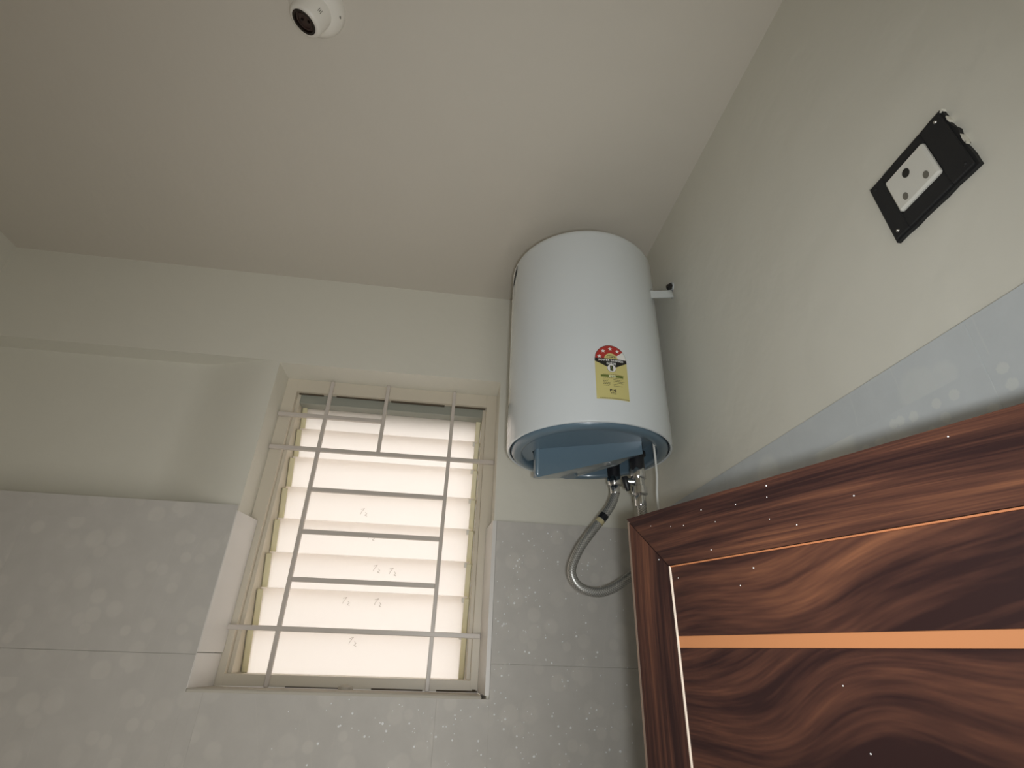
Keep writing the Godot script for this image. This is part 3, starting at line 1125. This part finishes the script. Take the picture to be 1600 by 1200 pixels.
func wood(base: String, su: float, sv: float, turn: float, k := 0) -> StandardMaterial3D:
	var key := "%s_%s_%d" % [base, turn, k]
	if M.has(key):
		return M[key]
	var m: StandardMaterial3D = M[base].duplicate()
	m.resource_name = key
	# the grain image runs along u; metres to texture: two panel widths along, one height across
	if turn == 0.0:
		m.uv1_scale = Vector3(1.0 / su, 1.0 / (0.36 if base != "wood_rail" else 0.16), 1)
		m.uv1_offset = Vector3(0.13 * k + 0.07, 0.31 * k + 0.2, 0)
	else:
		var im: Image = (m.albedo_texture as ImageTexture).get_image().duplicate()
		im.rotate_90(CLOCKWISE)
		m.albedo_texture = ImageTexture.create_from_image(im)
		m.uv1_scale = Vector3(1.0 / 0.22, 1.0 / 0.75, 1)
	M[key] = m
	return m


# ------------------------------------------------------------------ socket, lamp holder, droplets
func build_socket() -> void:
	var t := thing("power_socket", "white three pin socket in a black cement smeared plate", "socket", Vector3(XR, 2.317, -0.314))
	# local x runs towards -z... the plate's own frame: x to the right as seen from the room, y up, z out of the wall
	t.transform = Transform3D(Basis(Vector3(0, 0, 1), Vector3(0, 1, 0), Vector3(-1, 0, 0)).rotated(Vector3(1, 0, 0), deg_to_rad(-3.5)), t.position)
	var outline := PackedVector2Array()
	var w := 0.0495
	var h := 0.0435
	for k in 9:
		outline.append(Vector2(lerpf(-w, w, k / 8.0), -h + 0.0006 * sin(k * 2.3)))
	for k in range(1, 12):
		outline.append(Vector2(w + [0.0, 0.0002, 0.0006, 0.0003, -0.0003, 0.0, 0.0008, 0.0024, 0.0002, -0.0006, 0.0004, 0.0][k], lerpf(-h, h, k / 12.0)))
	for k in 9:
		outline.append(Vector2(lerpf(w, -w, k / 8.0), h + 0.0006 * sin(k * 1.7)))
	var st := begin()
	# plate with the module opening left clear
	var mx0 := -0.0285
	var mx1 := 0.0230
	var my0 := -0.0205
	var my1 := 0.0270
	prism(st, outline, 0.0, 0.0045)
	build("back_plate", st, M.plate_black, t)
	st = begin()
	box(st, Vector3(-w + 0.002, -h + 0.002, 0.0045), Vector3(mx0 - 0.0008, h - 0.002, 0.0072), 0.001)
	box(st, Vector3(mx1 + 0.0008, -h + 0.002, 0.0045), Vector3(w - 0.002, h - 0.002, 0.0072), 0.001)
	box(st, Vector3(mx0 - 0.0008, my1 + 0.0008, 0.0045), Vector3(mx1 + 0.0008, h - 0.002, 0.0072), 0.001)
	box(st, Vector3(mx0 - 0.0008, -h + 0.002, 0.0045), Vector3(mx1 + 0.0008, my0 - 0.0008, 0.0072), 0.001)
	build("front_rim", st, M.plate_black, t)
	st = begin()
	box(st, Vector3(mx0, my0, 0.0040), Vector3(mx1, my1, 0.0105), 0.0022)
	var mod := build("socket_module", st, M.module_white, t)
	for e: Array in [[-0.0035, 0.0125, 0.0055, 0.0042, 0], [0.0115, -0.0105, 0.0046, 0.0030, 1], [-0.0150, -0.0105, 0.0046, 0.0030, 1]]:
		st = begin()
		lathe(st, [Vector2(0.0, 0.0), Vector2(0.9, 0.0), Vector2(1.0, 0.00035), Vector2(1.05, 0.0002)], 20, Transform3D(Basis(Vector3(e[3], 0, 0), Vector3(0, 0, 1), Vector3(0, -e[2], 0)), Vector3(e[0], e[1], 0.01055)))
		build("earth_hole" if e[4] == 0 else "pin_hole", st, M.pin_dark if e[4] == 0 else M.pin_grey, mod)
	for e: Vector2 in [Vector2(0.041, 0.034), Vector2(-0.041, -0.034), Vector2(-0.041, 0.034), Vector2(0.041, -0.034)]:
		st = begin()
		lathe(st, [Vector2(0, 0.0014), Vector2(0.0012, 0.0012), Vector2(0.002, 0.0002), Vector2(0.0022, -0.0005)], 12, Transform3D(Basis(Vector3(1, 0, 0), Vector3(0, 0, 1), Vector3(0, -1, 0)), Vector3(e.x, e.y, 0.0072)))
		build("screw", st, M.steel if e.x * e.y > 0 else M.plate_black, t)
	# smears of wall filler along the edges
	var k2 := 0
	for e: Array in [[0.0498, 0.026, 0.004, 0.0007, 88.0], [0.0506, -0.008, 0.006, 0.0008, 88.0], [-0.036, 0.0434, 0.013, 0.0009, 0.5], [0.0492, 0.0412, 0.0025, 0.0009, 60.0]]:
		st = begin()
		var poly := PackedVector2Array()
		for q in 11:
			var a := TAU * q / 11.0
			var rr := 1.0 + 0.3 * sin(q * 2.7 + k2)
			poly.append(Vector2(cos(a) * e[2] * rr, sin(a) * e[3] * rr))
		prism(st, poly, 0.0, 0.0055, Transform3D(Basis(Vector3(0, 0, 1), deg_to_rad(e[4])), Vector3(e[0], e[1], 0.0)))
		build("filler_smear", st, M.wall_paint, t)
		k2 += 1


func build_holder() -> void:
	var c := Vector3(-0.290, YC, -0.500)
	var t := thing("bulb_holder", "white angled ceiling lamp holder with an empty dark mouth", "lamp holder", c)
	var st := begin()
	lathe(st, [Vector2(0, -0.023), Vector2(0.020, -0.0225), Vector2(0.034, -0.019), Vector2(0.0415, -0.013), Vector2(0.0445, -0.006), Vector2(0.0455, 0.0)], 48)
	build("ceiling_base", st, M.holder_white, t)
	var n := Vector3(-0.36, -0.88, -0.16).normalized()
	var at := Vector3(-0.003, -0.014, 0.001)
	st = begin()
	var L := 0.030
	lathe(st, [Vector2(0.030, -0.012), Vector2(0.0278, L - 0.005), Vector2(0.0255, L - 0.001), Vector2(0.0235, L), Vector2(0.0205, L)], 40, along(n, at))
	build("socket_barrel", st, M.holder_white, t)
	st = begin()
	lathe(st, [Vector2(0.0206, L - 0.001), Vector2(0.0206, L + 0.0006), Vector2(0.0168, L + 0.0006), Vector2(0.0158, L - 0.004)], 40, along(n, at))
	build("mouth_ring", st, M.holder_dark, t)
	st = begin()
	lathe(st, [Vector2(0.0160, L - 0.003), Vector2(0.012, L - 0.005), Vector2(0, L - 0.006)], 32, along(n, at))
	lathe(st, [Vector2(0.0132, L - 0.005), Vector2(0.0132, L - 0.0015), Vector2(0.0124, L - 0.0015), Vector2(0.0124, L - 0.005)], 32, along(n, at))
	var mouth := build("socket_mouth", st, M.holder_brown, t)
	for s: float in [-1.0, 1.0]:
		st = begin()
		lathe(st, [Vector2(0.0022, L - 0.006), Vector2(0.0022, L - 0.002), Vector2(0, L - 0.0015)], 10, along(n, at + along(n, Vector3.ZERO).basis.x * 0.006 * s))
		build("contact_pin", st, M.holder_dark, mouth)
	# three short embossed strokes and a screw slot on the base
	for k in 3:
		st = begin()
		var w := Vector3(0.7416, -0.4011, 0.5377).rotated(n, (k - 1) * 0.085)
		var p := at + n * 0.0085 + w * 0.02895
		var p2 := at + n * 0.0150 + w * 0.02860
		tube(st, PackedVector3Array([p, p2]), 0.0005, 8)
		build("embossed_stroke", st, M.pin_grey, t)
	st = begin()
	box(st, Vector3(0.0385, -0.0165, -0.004), Vector3(0.0405, -0.0145, 0.0005), 0.0006)
	build("screw_notch", st, M.pin_grey, t)


func build_droplets() -> void:
	# beads of water clinging to the tiling right of and below the window
	var cap := begin()
	var prof := []
	for k in 6:
		var a := deg_to_rad(46.0) * (1.0 - k / 5.0)
		prof.append(Vector2(sin(a) * 1.39, cos(a) * 1.39 - 0.9656))
	prof.reverse()
	prof.reverse()
	lathe(cap, prof, 12)
	var mesh := cap.commit()
	mesh.surface_set_material(0, M.droplet)
	var r := RandomNumberGenerator.new()
	r.seed = 99
	var list := []
	while list.size() < 300:
		var x := r.randf_range(-0.30, 0.42)
		var y := r.randf_range(1.60, 2.13)
		if x < 0.125 and y > WY0 - 0.012:
			continue
		var p := exp(-absf(x - 0.10) * 2.4)
		if x < 0.1:
			p = exp(-absf(x - 0.02) * 3.5) * (1.0 if y > 1.70 else 0.5)
		if r.randf() > p:
			continue
		var s := 0.0010 + 0.0016 * pow(r.randf(), 2.5)
		list.append(Transform3D(Basis(Vector3(s, 0, 0), Vector3(0, 0, s), Vector3(0, -s, 0)), Vector3(x, y, ZB + 0.007)))
	var leaf: Transform3D = (get_node("door_1") as Node3D).transform
	for k in 22:            # and a few specks on the door face
		var s := 0.0004 + 0.0003 * r.randf()
		var u := r.randf_range(0.02, 0.36)
		var v := EYE + 0.1369 - (r.randf_range(0.004, 0.052) if k < 15 else r.randf_range(0.06, 0.2))
		list.append(leaf * Transform3D(Basis(Vector3(s, 0, 0), Vector3(0, 0, s), Vector3(0, -s, 0)), Vector3(u, v, 0.0 if k < 15 else -0.0006)))
	var mm := MultiMesh.new()
	mm.transform_format = MultiMesh.TRANSFORM_3D
	mm.mesh = mesh
	mm.instance_count = list.size()
	for k in list.size():
		mm.set_instance_transform(k, list[k])
	var mi := MultiMeshInstance3D.new()
	mi.name = "water_droplets"
	mi.multimesh = mm
	add_child(mi)
	mi.set_meta("kind", "stuff")
	mi.set_meta("label", "fine glinting water droplets on the grey tiles and door face")
	mi.set_meta("category", "water")
